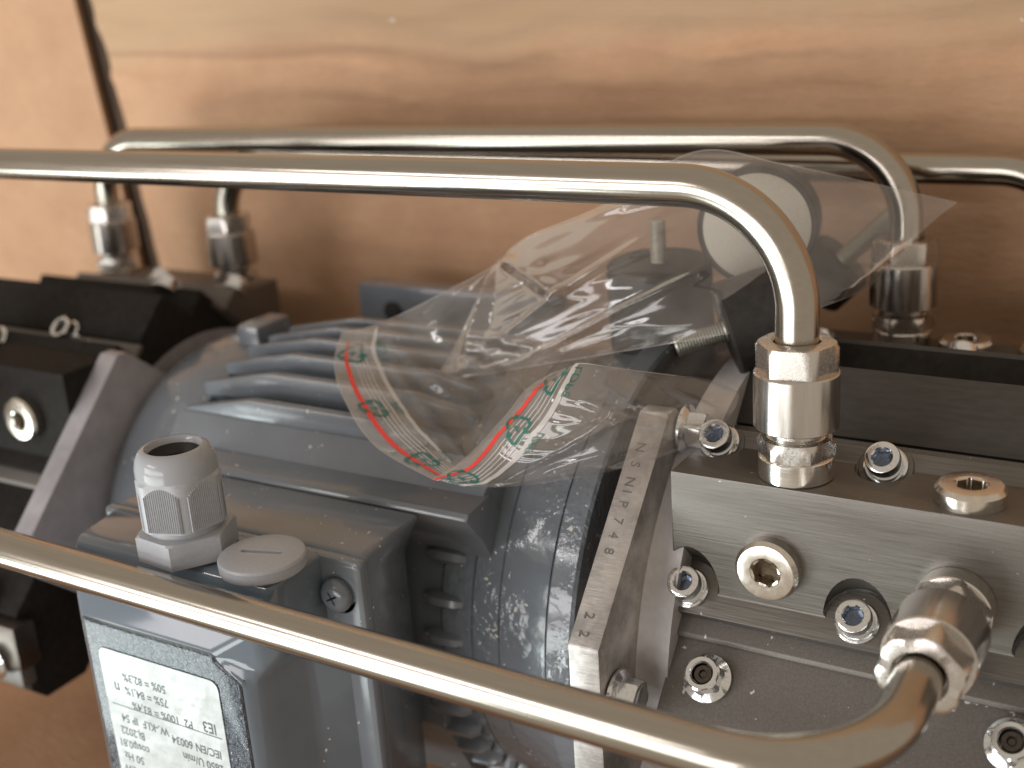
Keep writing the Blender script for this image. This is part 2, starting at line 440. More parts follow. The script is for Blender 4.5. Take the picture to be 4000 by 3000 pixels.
def wall_disp(p, u, v):
    x, z = p.x, p.z
    nz = lambda a, b_, c: noise.noise(Vector((x * a, b_, c)))
    crease = 116 + 8 * nz(.012, 3.1, 0) + (x + 100) * .02
    d = 0
    for off, wd, am, sd in ((0, 4.5, 3.2, 1), (-14, 3.2, 2.2, 5), (-27, 3.0, 1.8, 9), (13, 5.0, 2.0, 13)):
        zz = (z - crease - off - 5 * nz(.022, sd, 2) - 1.5 * nz(.09, sd, 7)) / wd
        d += am * math.exp(-zz * zz) * max(0, .45 + nz(.011, sd, 5) * 1.3)
    if z > crease: d += (z - crease) * .10
    d += 1.4 * noise.noise(Vector((x * .018, z * .05, 2)))
    return d
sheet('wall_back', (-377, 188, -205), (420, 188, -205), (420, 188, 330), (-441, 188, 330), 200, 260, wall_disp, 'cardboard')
def plain_disp(p, u, v): return 1.0 * noise.noise(Vector((p.x * .01, p.y * .012, p.z * .016)))
sheet('wall_left', (-720, 168, -205), (-392, 187, -205), (-456, 187, 330), (-720, 168, 330), 30, 30, plain_disp, 'cardboard_left')
sheet('box_floor', (-720, -150, -204), (420, -150, -204), (420, 196, -204), (-720, 196, -204), 40, 30, plain_disp, 'cardboard_plain')
sm = bmesh.new(); prism([(194, -204), (202, -204), (202, 330), (194, 330)], -34, 34, lambda x, y, z: (x - 384 - 64 * (z + 204) / 534, y, z), 0, sm)
o = part('seam_shade_strip', sm, 'seam_shade', None, Matrix()); o['kind'] = 'structure'  # dark strip added behind the gap, its shade put into the colour

# ------------------------------------------------------------------ pump heads
R2 = math.sqrt(.5)
class Side:
    """where a pump head sits: (x, t, n) head coordinates -> world mm; n points out of the 45 degree cylinder head"""
    def __init__(s, mx=None, rear=False): s.mx, s.rear = mx, rear
    def p(s, x, t, n):
        y, z = -(t + n) * R2, (n - t) * R2
        if s.rear: y = 150 - y
        return Vector(((s.mx - x) if s.mx is not None else x, y, z))
    def xyz(s, x, y, z):
        return Vector(((s.mx - x) if s.mx is not None else x, 150 - y if s.rear else y, z))
    def d(s, v):
        return Vector((-v[0] if s.mx is not None else v[0], -v[1] if s.rear else v[1], v[2]))
NV = (0, -R2, R2)
_cache = {}
def shared(key, fn, material):
    if key not in _cache: _cache[key] = finish(fn(), key, material)
    return _cache[key]
def cap_screw(parent, fr):
    washer = shared('washer', lambda: loft([(0, 6.0), (.3, 6.2), (1.1, 6.2), (1.5, 5.7), (1.5, 4.2)], 40), 'zinc')
    def head():
        return loft([(1.4, 4.75), (2.0, 5.0), (6.4, 5.0), (7.0, 4.8), (7.3, 4.3), (7.3, 3.05), (6.9, hexr(2.62)), (2.2, hexr(2.55)), (1.6, .6)], 48)
    s = part('cap_screw', shared('screw_head', head, 'zinc'), 'zinc', parent, fr)
    part('washer', washer, 'zinc', s, fr)
    part('socket_shade', shared('socket_shade', lambda: loft([(3.6, hexr(2.5)), (3.9, hexr(2.5)), (3.2, .5)], 24), 'shade_blue'), 'shade_blue', s, fr)  # dark disc added in the recess, shade put into its colour
    def marks():
        bm = bmesh.new()
        for body, a0 in (('FMT', 200), ('100', 20)):
            for i, ch in enumerate(body):
                tb = text_bm(ch, 1.35, 'CENTER', .05)
                a = math.radians(a0 + i * 24)
                mt = Matrix.Rotation(a - PI/2, 4, 'Z'); mt = Matrix.Translation((math.cos(a) * 3.25, math.sin(a) * 3.25, 7.31)) @ mt
                for v in tb.verts: v.co = mt @ v.co
                mm_ = bpy.data.meshes.new('x'); tb.to_mesh(mm_); bm.from_mesh(mm_); bpy.data.meshes.remove(mm_); tb.free()
        return bm
    part('head_marking', shared('head_marking', marks, 'zinc_matt'), 'zinc_matt', s, fr)
    return s
def flange_nut(parent, fr):
    def nut():
        return loft([(0, 7.0), (.5, 7.3), (1.1, 7.2), (2.0, 5.6), (2.4, hexchamf(4.9, 5.6)), (6.0, hexr(4.9)), (6.6, hexchamf(4.9, 5.35)), (7.0, 4.7), (7.0, 3.5), (6.4, 3.1), (2, 3.0)], 48)
    s = part('flange_nut', shared('flange_nut', nut, 'zinc'), 'zinc', parent, fr)
    def stud(): return loft([(0, 2.9), (5.2, 2.9), (5.6, 2.5), (5.6, 1.3), (4.9, .9)], 28)
    part('stud_end', shared('stud_end', stud, 'stud_dark'), 'stud_dark', s, fr)
    return s
def plug(parent, fr):
    def star(a): return 3.9 + .38 * math.cos(6 * a) + .12 * math.cos(12 * a)
    def body(): return loft([(0, 9.3), (3.6, 9.3), (4.9, 8.3), (5.0, 8.0), (5.0, 4.6), (4.7, 4.35), (4.5, star), (-4.5, star), (-5, 1.0)], 96)
    s = part('plug', shared('plug', body, 'plug_nickel'), 'plug_nickel', parent, fr)
    part('plug_shade', shared('plug_shade', lambda: loft([(.4, 4.0), (.8, 4.0), (.6, 1.5)], 48), 'shade_brown'), 'shade_brown', s, fr)  # dark disc added inside the star hole to paint its shade
    return s

MAN = [(0, 0), (26.6, -26.6), (33.5, -26.6), (33.5, -31.0), (-23.5, -31.0), (-23.5, -18.6), (-17.6, -18.0)]
def pump_head(name, label, S, x0, x1, block, manifold_mat, block_mat, screws, nuts, plugs, base, scallop=True, gasket=True):
    root = thing(name, tuple(base), label, 'pump head')
    mb = prism(MAN, x0 - 2, x1, lambda x, t, n: S.p(x, t, n), .35)
    mo = part('valve_manifold', mb, manifold_mat, root)
    cuts = []
    for x in screws:
        for t, n, r in ((26.2, -26.9, 9.7), (-18.2, -18.9, 8.4)):
            if scallop: cuts.append(cutter(loft([(0, r - .8), (.8, r), (30, r)], 40), frame_at(S.p(x, t, n + .32), S.d(NV), (1, 0, 0)), manifold_mat))
    if scallop:
        for x, y, z, ax in plugs: cuts.append(cutter(loft([(-8, 5.2), (3, 5.2)], 40), frame_at(S.xyz(x, y, z), S.d(ax), (1, 0, 0)), manifold_mat))
    if cuts: boolean(mo, cuts)
    if gasket:
        part('gasket_plate', prism([(-30, -33), (-30, -30.8), (38.5, -30.8), (39.6, -31.6), (39.6, -33)], x0 - .5, x1, lambda x, t, n: S.p(x, t, n), .25), 'dark_anodised', root)
    part('cylinder_block', prism(block, x0 + .6, x1 + 4, lambda x, t, n: S.p(x, t, n), .8), block_mat, root)
    if not (S.mx is not None and S.rear): part('shade_plate', prism([(-54.5, -33.2), (-54.5, -31.2), (-31, -31.2), (-31, -33.2)], x0 + 1.2, x1 + 3.4, lambda x, t, n: S.p(x, t, n),    .4), 'shade_anodised' if S.mx is None else 'black_anodised', root)  # thin sheet added to darken the upper block: shade put into its colour
    for x in screws:
        cap_screw(root, frame_at(S.p(x, 26.2, -26.7), S.d(NV), (1, 0, 0), random.random() * 2))
        cap_screw(root, frame_at(S.p(x, -18.2, -18.7), S.d(NV), (1, 0, 0), random.random() * 2))
    for x, t in nuts: flange_nut(root, frame_at(S.p(x, t, -33), S.d(NV), (1, 0, 0), .4 + random.random() * .5))
    for x, y, z, ax in plugs: plug(root, frame_at(S.xyz(x, y, z), S.d(ax), (1, 0, 0), .3))
    return root
BLK = [(-55, -33), (104, -33), (104, -50), (60, -78), (-40, -78), (-55, -60)]
SF, SR = Side(), Side(None, True); LF, LR = Side(-263, False), Side(-281, True)
pump_head('pump_head', 'brushed dark metal pump head with two pipe fittings at the right front', SF, 0, 128, BLK, 'anodised', 'dark_anodised',
          (3, 53.3, 103.5), ((13.6, 50), (97.5, 48.2)), ((28.3, 0, -24.6, (0, -1, 0)), (79.4, 11, 0, (0, 0, 1))), (60, 75, -75))
pump_head('pump_head', 'shaded dark pump head behind the front one at the right edge', SR, 0, 128, BLK, 'dark_anodised', 'black_anodised',
          (3, 53.3, 103.5), ((13.6, 50),), ((52, 11, 0, (0, 0, 1)), (79, 11, 0, (0, 0, 1))), (60, 76, -75), scallop=False)
pump_head('pump_head', 'blurred black pump head with a round plug at the left edge', LF, 0, 140, [(-55, -33), (90, -33), (114, -57), (114, -66), (100, -80), (-40, -80), (-55, -60)], 'black_anodised', 'black_anodised',
          (70, 120), ((46, -31.5),), ((24, 0, -21, (0, -1, 0)),), (-310, 75, -75), scallop=False)
pump_head('pump_head', 'blurred brownish black pump head below the two rear pipe ends', LR, 0, 106, [(-40, -30), (104, -30), (104, -50), (60, -78), (-50, -78), (-63, -52), (-38, -48)], 'dark_anodised', 'black_anodised',
          (3, 53,), ((22, -40),), (), (-330, 76, -75), scallop=False)

# ------------------------------------------------------------------ coupling plates between motor and pumps
def coupling(name, label, xa, xb, xhub, stamped, s=1, hub=((0, 87.5), (2, 87.0), (6, 87.6), (12, 90))):
    root = thing(name, ((xa + xb) / 2, 75, -185), label, 'coupling plate')
    low = [(-34.8, -185), (-34.8, -43)] if stamped else [(30, -118), (-34.8, -58), (-34.8, -43)]
    if not stamped: low = [(30, -128), (-37, -68), (-37, -54)]
    poly = low + ([(18, 10.2), (24, 10.2)] if stamped else [(20, 3), (25, 3)]) + [(75, -38), (140, -38), (160, -60), (160, -185 if stamped else -118)]
    part('plate', prism(poly, xa, xb, lambda x, y, z: (x, y, z), .9), 'milled_edge' if stamped else 'cast_dark', root)
    # waisted hub that leads to the pump
    hb = bmesh.new()
    fr = frame_at(((xb if s > 0 else xa), 75, -75), (s, 0, 0), (0, 0, 1))
    L = abs(xhub - (xb if s > 0 else xa))
    part('hub', loft([(z * L / 12, r) for z, r in hub], 96), 'cast_lit' if stamped else 'cast_dark', root, fr)
    return root
rp = coupling('coupling_plate', 'bare grey coupling plate with stamped characters right of the motor', -20, -10, 1.4, True)
def hex_bolt(parent, fr):
    def hd(): return loft([(0, 7.4), (.4, 7.8), (1.2, 7.7), (2.2, 6.2), (2.4, hexchamf(5.4, 6.0)), (7.4, hexr(5.4)), (8.0, hexchamf(5.4, 5.7)), (8.2, 4.6), (7.9, 3.8)], 48)
    s = part('hex_bolt', shared('hex_bolt', hd, 'zinc'), 'zinc', parent, fr)
    return s
hex_bolt(rp, frame_at((-9.6, -26, -62), (1, 0, 0), (0, 0, 1), .25))
hex_bolt(rp, frame_at((-9.6, 28, 2), (1, 0, 0), (0, 0, 1), .1))
# stamped characters along the 45 degree edge
def stamp(s, along):
    bm = text_bm(s, 4.3, 'CENTER', .12)
    ex = Vector((0, -R2, -R2)); ey = Vector((1, 0, 0)); ez = Vector((0, -R2, R2))
    base = Vector((-17.4, 0, 0)) + ez * (-5.62 + .12 - .1) + ex * along
    for v in bm.verts: c = v.co.copy(); v.co = base + ex * c.x + ey * c.y + ez * c.z
    part('stamped_character', bm, 'stamp_dark', rp)
for ch, a in zip('NSNIP748', (-8, -2.4, 3.4, 6.6, 10.6, 16.0, 20.6, 25.6)): stamp(ch, a)
stamp('2', 45.5); stamp('2', 51.0)
coupling('coupling_plate', 'dim violet grey coupling plate left of the motor', -261, -251, -264, False, -1, ((0, 70), (12, 66)))

lug = part('clamp_lug', rbox(-294, -258, -47, -36, -108, -88, 3), 'stud_dark', bpy.data.objects['coupling_plate.001'])
part('clamp_foot', rbox(-300, -263, -44, -37, -118, -108.5, 1.5), 'dark_anodised', bpy.data.objects['coupling_plate.001'])
hex_bolt(bpy.data.objects['coupling_plate.001'], frame_at((-274, -47, -106), (0, -1, 0), (1, 0, 0), .2))
hex_bolt(bpy.data.objects['coupling_plate.001'], frame_at((-284, -42, -84.5), (0, -.3, 1), (1, 0, 0), .2))

# ------------------------------------------------------------------ electric motor
mo = thing('electric_motor', (-125, 75, -165), 'grey painted electric motor with cooling fins and terminal box', 'motor')
def axial(rings, segs=96): return loft(rings, segs)
AX = frame_at((0, 75, -75), (1, 0, 0), (0, 0, 1))
part('barrel', axial([(-214, 60), (-212, 66.5), (-140, 67.5), (-128, 80), (-80, 80)]), 'fin_paint', mo, AX)
part('end_cap', axial([(-250, 50), (-249.5, 70), (-247, 75), (-242, 77.5), (-230, 78.5), (-217, 78.5), (-213.5, 77), (-212, 66)]), 'grey_paint_smooth', mo, frame_at((0, 70, -80), (1, 0, 0), (0, 0, 1)))
part('collar', axial([(-87, 66), (-86.5, 79.5), (-84, 81.6), (-72.4, 82.4), (-72.0, 81.6), (-71.4, 82.6), (-61.6, 83.0), (-61.0, 82.2), (-60.4, 83.8), (-42.4, 86.0), (-42.0, 83)]), 'grey_paint', mo, AX)
part('end_flange', axial([(-42.2, 84), (-40.6, 84.2), (-40.4, 88.8), (-39.6, 89.8), (-32.0, 89.8), (-31.0, 88.8), (-31.0, 60)]), 'grey_paint', mo, AX)
part('centring_ring', axial([(-31.2, 74), (-19, 74), (-19, 50)], 72), 'stud_dark', mo, AX)
# cooling fins: each a tapered plate with a low left end, a knick and a long flat crest
def fin(a, xl=-216, xr=-86, r1=81, w=2.6, tail=False):
    a = math.radians(a); er = Vector((0, math.cos(a), math.sin(a))); et = Vector((0, -math.sin(a), math.cos(a)))
    c0 = Vector((0, 75, -75)); bm = bmesh.new()
    prof = [(xl, 64), (xl, r1 - 5.5), (xl + 3, r1 - 4.5), (xl + 27, r1), (xr - 16, r1), (xr, r1 - 9), (xr, 64)]
    A = []; B = []
    for x, r in prof:
        ww = w + (r1 - r) * .10
        A.append(bm.verts.new(c0 + Vector((x, 0, 0)) + er * r + et * ww)); B.append(bm.verts.new(c0 + Vector((x, 0, 0)) + er * r - et * ww))
    n = len(prof)
    for k in range(n): bm.faces.new((A[k], A[(k+1) % n], B[(k+1) % n], B[k]))
    bm.faces.new(A); bm.faces.new(B); bmesh.ops.recalc_face_normals(bm, faces=bm.faces)
    bmesh.ops.bevel(bm, geom=list(bm.edges), offset=.9, segments=2, affect='EDGES', profile=.6)
    part('cooling_fin', bm, 'fin_paint', mo)
for a in (36, 46, 56, 66, 75): fin(a, r1=80, w=3.0)
# front fins: slabs with a plain front face, a low left end and a knick in the crest
def slab_fin(y, z, x0, x1, drop=9.5):
    bm = bmesh.new(); rows = []
    for x, dz, dy in ((x0, -7.4, .6), (x0 + 1.2, -6.6, .1), (x0 + 35, 0, 0), (x1 - 20, 0, 0), (x1 - 4, -5, 4), (x1, -9, 8)):
        rows.append([bm.verts.new((x, yy + dy, zz + dz * kk)) for yy, zz, kk in ((y, z, 1), (y + 4.6, z - .2, 1), (y + 8.5, z - drop - 6, .2), (y + 2.2, z - drop, .3), (y + .3, z - drop + 1.2, .4))])
    for p, q in zip(rows, rows[1:]):
        for k in range(5): bm.faces.new((p[k], p[(k+1) % 5], q[(k+1) % 5], q[k]))
    bm.faces.new(rows[0]); bm.faces.new(rows[-1]); bmesh.ops.recalc_face_normals(bm, faces=bm.faces)
    bmesh.ops.bevel(bm, geom=[e for e in bm.edges if e.calc_face_angle(0) > .5], offset=.7, segments=2, affect='EDGES', profile=.6)
    part('cooling_fin', bm, 'fin_paint', mo)
for y_, z_, dr in ((8, -2.4, 13), (21, 3.5, 11), (34, 7.1, 10), (47, 9.5, 10), (60, 10.3, 10), (73, 10.3, 10)): slab_fin(y_, z_, -207, -88, dr)
# short rib ends that show between terminal box and collar
def rib_end(a):
    a = math.radians(a); er = Vector((0, math.cos(a), math.sin(a))); et = Vector((0, -math.sin(a), math.cos(a))); c0 = Vector((0, 75, -75))
    bm = bmesh.new(); rows = []
    for x, r, w_ in ((-91.5, 80.5, 1.2), (-90.5, 81.8, 2.0), (-86, 82.4, 2.6), (-78, 81.8, 2.4), (-75, 79.5, 1.6)):
        c = c0 + Vector((x, 0, 0))
        r += 2.0 + (3 if a > 3.4 else 0); rows.append([bm.verts.new(c + er * rr + et * ww) for rr, ww in ((60, -w_ * 1.3), (r - 2, -w_ * 1.05), (r, -w_ * .5), (r, w_ * .5), (r - 2, w_ * 1.05), (60, w_ * 1.3))])
    for p, q in zip(rows, rows[1:]):
        for k in range(5): bm.faces.new((p[k], p[k+1], q[k+1], q[k]))
    bm.faces.new(rows[0]); bm.faces.new(rows[-1])
    part('rib_end', bm, 'grey_paint_smooth', mo, None, 50)
for a in (157.3, 168, 177.5, 187, 196, 204, 212, 220, 228, 236, 244): rib_end(a)
# smooth pad that carries the terminal box, stepping out to the front
pad = [(26, -20), (22, -11.5), (13, -9), (1.0, -18.2), (-11.5, -20.6), (-12.8, -22.4), (-30, -23.5), (-46, -23.6), (-46, -127), (20, -140), (40, -75)]
pb = bmesh.new()
prism([(24, -30), (13, -12.5), (7.6, -9.5), (0.8, -17.6), (-1, -19.5), (8, -60), (30, -60)], -207.5, -67, lambda x, y, z: (x, y, z), 1.6, pb)
part('side_pad', pb, 'grey_paint_smooth', mo)
pb = bmesh.new()
prism([(10, -30), (2.0, -18.9), (-11.6, -20.4), (-13.2, -22.6), (-4, -34), (10, -60)], -186, -66, lambda x, y, z: (x, y, z), 1.2, pb)
part('pad_step', pb, 'grey_paint_smooth', mo)
part('lower_housing', prism([(-7, -80), (-6, -108), (10, -140), (38, -162), (75, -166), (75, -80)], -210, -86.5, lambda x, y, z: (x, y, z), 3), 'fin_paint', mo)
ear = rbox(-226, -214, 62, 84, -10, 6, 2.5); part('lifting_lug', ear, 'grey_paint_smooth', mo)
# foot bracket behind
fb = rbox(-226, -120, 146, 158, -42, 3, 2.0)
fo = part('mounting_foot', fb, 'grey_paint_smooth', mo)
part('foot_hole', loft([(0, 4.5), (1, 4.5), (1, 3)], 28), 'black_rubber', fo, frame_at((-206, 145.4, -9), (0, -1, 0)))

# terminal box: base, lid with gland tower, recessed corner and screw
def loft_polys(polys, bevel, segs=3):
    bm = bmesh.new(); rows = [[bm.verts.new(p) for p in poly] for poly in polys]; n = len(rows[0])
    for a, b_ in zip(rows, rows[1:]):
        for k in range(n): bm.faces.new((a[k], a[(k+1) % n], b_[(k+1) % n], b_[k]))
    bm.faces.new(rows[0]); bm.faces.new(rows[-1])
    bmesh.ops.recalc_face_normals(bm, faces=bm.faces)
    bmesh.ops.bevel(bm, geom=[e for e in bm.edges if e.calc_face_angle(0) > .12], offset=bevel, segments=segs, affect='EDGES', profile=.5)
    return bm
pb = loft_polys([[(-184, -12.6, -128), (-184, -12.6, -22.4), (-83, -12.6, -22.4), (-91, -12.6, -36), (-91, -12.6, -128)], [(-187, -46, -132), (-187, -46, -22.2), (-82.5, -46, -22.2), (-80.2, -46, -29), (-80.2, -46, -132)]], 2.4)
tb = part('terminal_box', pb, 'grey_paint_smooth', mo)
pb = rbox(-187.5, -79.5, -51, -46.2, -133, -21.8, 2.2, 4); part('lid_flange', pb, 'grey_paint_smooth', tb)
def lid_ring(y, l, r0, r1, top, notch, bot): return [(l, y, bot), (l, y, top), (r0, y, top), (r0 + .5, y, notch), (r1, y, notch - 6), (r1, y, bot)]
pb = loft_polys([lid_ring(-49.0, -182, -94.5, -86, -21.5, -46, -130), lid_ring(-60, -180.5, -95, -95.5, -21.8, -46, -128), lid_ring(-71, -179, -96, -99.5, -22.4, -46, -126), lid_ring(-76, -176.5, -101, -101.5, -36, -48, -124), lid_ring(-80, -171.5, -116, -104.5, -45.2, -46, -121)], 1.8)
part('lid', pb, 'lid_paint', tb)
fs = frame_at((-88.8, -50, -33.5), (0, -1, 0), (0, 0, 1))
part('screw_boss', loft([(0, 7.6), (.8, 7.2), (1.0, 6.5)], 40), 'grey_paint_smooth', tb, fs)
def pan():
    def crossr(a):
        q = (a + PI/4) % (PI/2) - PI/4
        return .55 + 1.9 * math.exp(-(q / .28) ** 2)
    return loft([(0.9, 5.3), (2.2, 5.5), (3.4, 5.0), (4.2, 4.1), (4.6, 3.0), (4.65, crossr), (2.4, lambda a: crossr(a) * .6)], 64)
part('lid_screw', finish(pan(), 'lid_screw', 'grey_paint_smooth'), 'grey_paint_smooth', tb, fs @ Matrix.Rotation(.5, 4, 'Z'))

# cable gland
G = frame_at((-134.3, -64.5, -21.3), (0, 0, 1), (0, 1, 0), .0)
gl = part('cable_gland', loft([(0, hexr(13.2)), (7.6, hexr(13.2)), (8.2, hexchamf(13.2, 14.2)), (8.4, 12.2), (8.5, 11.2), (13, 11.2)], 72), 'pale_plastic', mo, G @ Matrix.Rotation(.43, 4, 'Z'))
def ridged(a):   # hexagonal nut with fine gripping ribs on its flats
    q = (a + PI / 6) % (PI / 3) - PI / 6
    rr = 12.2 / math.cos(q); rr = min(rr, 13.2)
    return rr
nb = loft([(10.5, 10.6), (10.6, ridged), (25.5, ridged), (26.6, 12.2)], 72)
nutp = part('clamping_nut', nb, 'pale_plastic', gl, G @ Matrix.Rotation(-.19, 4, 'Z'))
dome = loft([(26.4, 12.35), (29, 12.25), (31.5, 11.7), (33.4, 10.6), (34.3, 9.3), (34.4, 8.6), (33.8, 8.1), (32.4, 7.7)], 72, True, False)
part('clamping_dome', dome, 'gloss_plastic', gl, G)
part('rubber_seal', loft([(33.0, 8.0), (31.0, 7.4), (29.5, 6.5), (29.5, 6.0), (20, 5.8)], 60, False, True), 'black_rubber', gl, G)
ribs = bmesh.new()
for f_ in range(6):
    a0 = f_ * PI / 3
    for j in range(-8, 9):
        off = j * .68
        c, s_ = math.cos(a0), math.sin(a0)
        h = 25.2 - (abs(j) / 8) ** 2 * 2.6
        cx, cy = c * 12.2 - s_ * off, s_ * 12.2 + c * off
        vv = []
        for (du, dv) in ((-.19, 0), (0, .34), (.19, 0)):
            for z in (11.2, h): vv.append(ribs.verts.new((cx - s_ * du + c * dv, cy + c * du + s_ * dv, z)))
        ribs.faces.new((vv[0], vv[2], vv[3], vv[1])); ribs.faces.new((vv[2], vv[4], vv[5], vv[3])); ribs.faces.new((vv[1], vv[3], vv[5]))
rbo = part('grip_ribs', ribs, 'pale_plastic', gl, G @ Matrix.Rotation(-.19, 4, 'Z'), 20); rbo['kind'] = 'stuff'
# blanking plug
BP = frame_at((-105.2, -63.8, -21.6), (0, 0, 1), (0, 1, 0), 0)
bp = part('blanking_plug', loft([(0, 12.4), (.6, 13.0), (3.6, 13.1), (4.3, 12.7), (4.6, 11.8), (4.9, 6)], 64), 'pale_plastic', mo, BP)
sl = bmesh.new()
for k in range(0, 2): pass
slot = rbox(-6.6, 6.6, -.95, .95, 3.4, 7, .8)
boolean(bp, [cutter(slot, BP @ Matrix.Rotation(.30, 4, 'Z'), 'pale_plastic')])

# name plate: rounded silver sticker with upside-down print
yl = -80.03
npb = rbox(-165.6, -114.6, yl - .35, yl, -128, -54.2, .0)
vert = [e for e in npb.edges if abs((e.verts[0].co - e.verts[1].co).y) > .1]
bmesh.ops.bevel(npb, geom=vert, offset=3.2, segments=6, affect='EDGES', profile=.5)
npl = part('name_plate', npb, 'label_silver', tb)
def line_text(s, xr, z, size, sx=1.0):
    """text upside down: reads from right to left in the picture; xr is the start"""
    bm = text_bm(s, size, bold=.014)
    for v in bm.verts: c = v.co.copy(); v.co = Vector((xr - c.x * sx, yl - .40, z - c.y))
    return bm
def join(bms):
    out = bmesh.new()
    for b_ in bms:
        me = bpy.data.meshes.new('x'); b_.to_mesh(me); out.from_mesh(me); bpy.data.meshes.remove(me); b_.free()
    return out
rows = [("IE3", -118.0, -70.0, 5.4), ("50% = 82,3%", -137.5, -61.6, 4.2), ("75% = 84,1%", -137.5, -66.6, 4.2), ("P2  100% = 83,4%", -128.0, -71.7, 4.2), ("n", -158.5, -66, 6.0),
        ("IEC/EN 60034", -117.6, -79.4, 4.2), ("W.-KI.F  IP 54", -139.5, -77.6, 4.2), ("2850 U/min", -117.6, -84.6, 4.2), ("Bj.2022", -151.0, -82.6, 4.2),
        ("3,3/1,9 A", -117.6, -89.8, 4.2), ("cos\u03c60,81", -150.0, -87.6, 4.2), ("230/400 V\u0394/Y", -117.6, -95.0, 4.2), ("50 Hz", -153.6, -92.6, 4.2),
        ("1P RU + FF80L/2", -117.6, -100.4, 4.2), ("0,9 kW", -152.8, -97.6, 4.2), ("-13-MO", -122.0, -106.0, 4.2), ("Nr.985260", -148.0, -103.6, 4.2), ("CE", -155, -113, 7)]
for s_, x_, z_, h_ in rows:
    part('printed_line', line_text(s_, x_, z_, h_, .86), 'print_dark', npl)
for z_ in (-74.6, -106.6):
    part('rule_line', rbox(-163.5, -116.2, yl - .42, yl - .36, z_, z_ + .28), 'print_dark', npl)

# ------------------------------------------------------------------ steel pipes with compression fittings
def fitting(parent, loc, axis, up=(1, 0, 0), spin=0.0, k=1.0):
    fr = frame_at(loc, axis, up, spin)
    if k != 1.0: pass
    f_ = part('fitting', shared('fit_body', lambda: loft([(15.0, 10.8), (15.2, 11.4), (15.6, 11.9), (31.0, 11.9), (31.5, 11.5), (31.6, 10)], 64), 'fitting_steel'), 'fitting_steel', parent, fr)
    part('seal_ring', shared('fit_ring', lambda: loft([(0, 10.2), (.3, 10.5), (6.2, 10.5), (6.5, 10.2), (6.5, 8)], 64), 'turned_steel'), 'turned_steel', f_, fr)
    part('lower_hex', shared('fit_hex', lambda: loft([(6.4, hexchamf(9.7, 10.0)), (7.0, hexchamf(9.7, 11.0)), (10.6, hexchamf(9.7, 11.1)), (12.0, hexchamf(9.7, 9.9)), (12.2, 9.0), (12.3, 8.4), (13.0, 7.8), (15.4, 7.8)], 72), 'hex_flat_steel'), 'hex_flat_steel', f_, fr)
    part('union_nut', shared('fit_nut', lambda: loft([(31.4, hexchamf(10.1, 11.4)), (38.4, hexchamf(10.1, 11.55)), (39.6, hexchamf(10.1, 10.7)), (40.1, 9.6), (40.2, 7.0), (39.6, 6.4), (38, 6.2)], 72), 'hex_flat_steel'), 'hex_flat_steel', f_, fr)
    return f_
def pipe(label, base, path, R, ends, r=6.0):
    root = thing('steel_pipe', base, label, 'pipe', 'bent steel pipes that link the pumps')
    part('pipe', tube(bend_path(path, R), r), 'tube_steel', root)
    for loc, axis, spin in ends: fitting(root, loc, axis, (1, 0, 0), spin)
    return root
pipe('thick steel pipe crossing the picture above the bag, bending down to the front pump head', (31.8, 10.9, 0), [(31.8, 10.9, 32), (31.8, 10.9, 81.6), (-340, 10.9, 80.5), (-340, 10.9, 0)], 33,
     [((31.8, 10.9, 0), (0, 0, 1), .16), ((-340, 10.9, 0), (0, 0, 1), .2)])
pipe('steel pipe sloping across the bottom of the picture in front of the terminal box', (79.2, 0, -25), [(79.2, -32, -25), (79.2, -88.6, -25.4), (-330, -80, -25), (-330, 0, -25)], 33,
     [((79.2, 0, -25), (0, -1, 0), .28), ((-330, 0, -25), (0, -1, 0), 0)])
pipe('thin looking rear pipe nearest the top, just in front of the cardboard', (29.2, 139.4, 0), [(29.2, 139.4, 32), (29.2, 139.4, 75), (-378, 139.4, 68.5), (-378, 139.4, 32)], 29,
     [((29.2, 139.4, 0), (0, 0, 1), .35), ((-378, 139.4, -4), (0, 0, 1), .1)])
pipe('rear pipe half hidden behind the bag, leaving at the right edge', (84, 165, 0), [(84, 165, 20), (84, 165, 61), (-296, 139.4, 62), (-296, 139.4, 30)], 29,
     [((84, 165, -14), (0, 0, 1), .35), ((-296, 139.4, -6), (0, 0, 1), .1)])

# ------------------------------------------------------------------ rubber buffers inside the bag
def buffer_mount(label, loc, axis, r=20, h=24, stud=26, plate=True, stud_r=3.6):
    """black rubber cylinder with a metal plate on one end and a threaded stud on the other"""
    fr = frame_at(loc, axis)
    root = bpy.data.objects.new('rubber_buffer', None); root.empty_display_size = .01; link(root, None, fr)
    tag(root, label, 'rubber buffer', 'rubber buffers in the bag')
    part('rubber_body', loft([(0, r - 1), (1, r), (h - 1, r), (h, r - 1)], 56), 'black_rubber', root, fr)
    if plate:
        pl = part('metal_plate', loft([(h, r - 2.2), (h + .8, r - 2.2), (h + 1.0, r - 2.6)], 56), 'plate_matt', root, fr)
        part('rivet', loft([(h + .9, 4.4), (h + 2.2, 4.0), (h + 3.2, 2.6), (h + 3.6, 1.0)], 32), 'zinc', pl, fr)
    rings = [(0, stud_r)]; z = 0
    st = loft([(-stud, stud_r - .6)] + [(-stud + .3 + .5 * k, stud_r if k % 2 else stud_r - .45) for k in range(int(stud / .5) - 1)] + [(0, stud_r)], 20)
    part('threaded_stud', st, 'stud_matt', root, fr)
    return root
buffer_mount('rubber buffer whose pale round plate faces out of the bag', (-13, 110, 51), (.24, -.93, .10), 20.0, 26, 12)
buffer_mount('upright rubber buffer with its stud pointing up in the bag', (-42, 84, 40), (0, .05, -1), 18.5, 38, 15, False, 3.0)
buffer_mount('rubber buffer lying low in the bag with its stud pointing at the zip', (-9, 62, 24), (.78, .46, .26), 16, 20, 17, False)
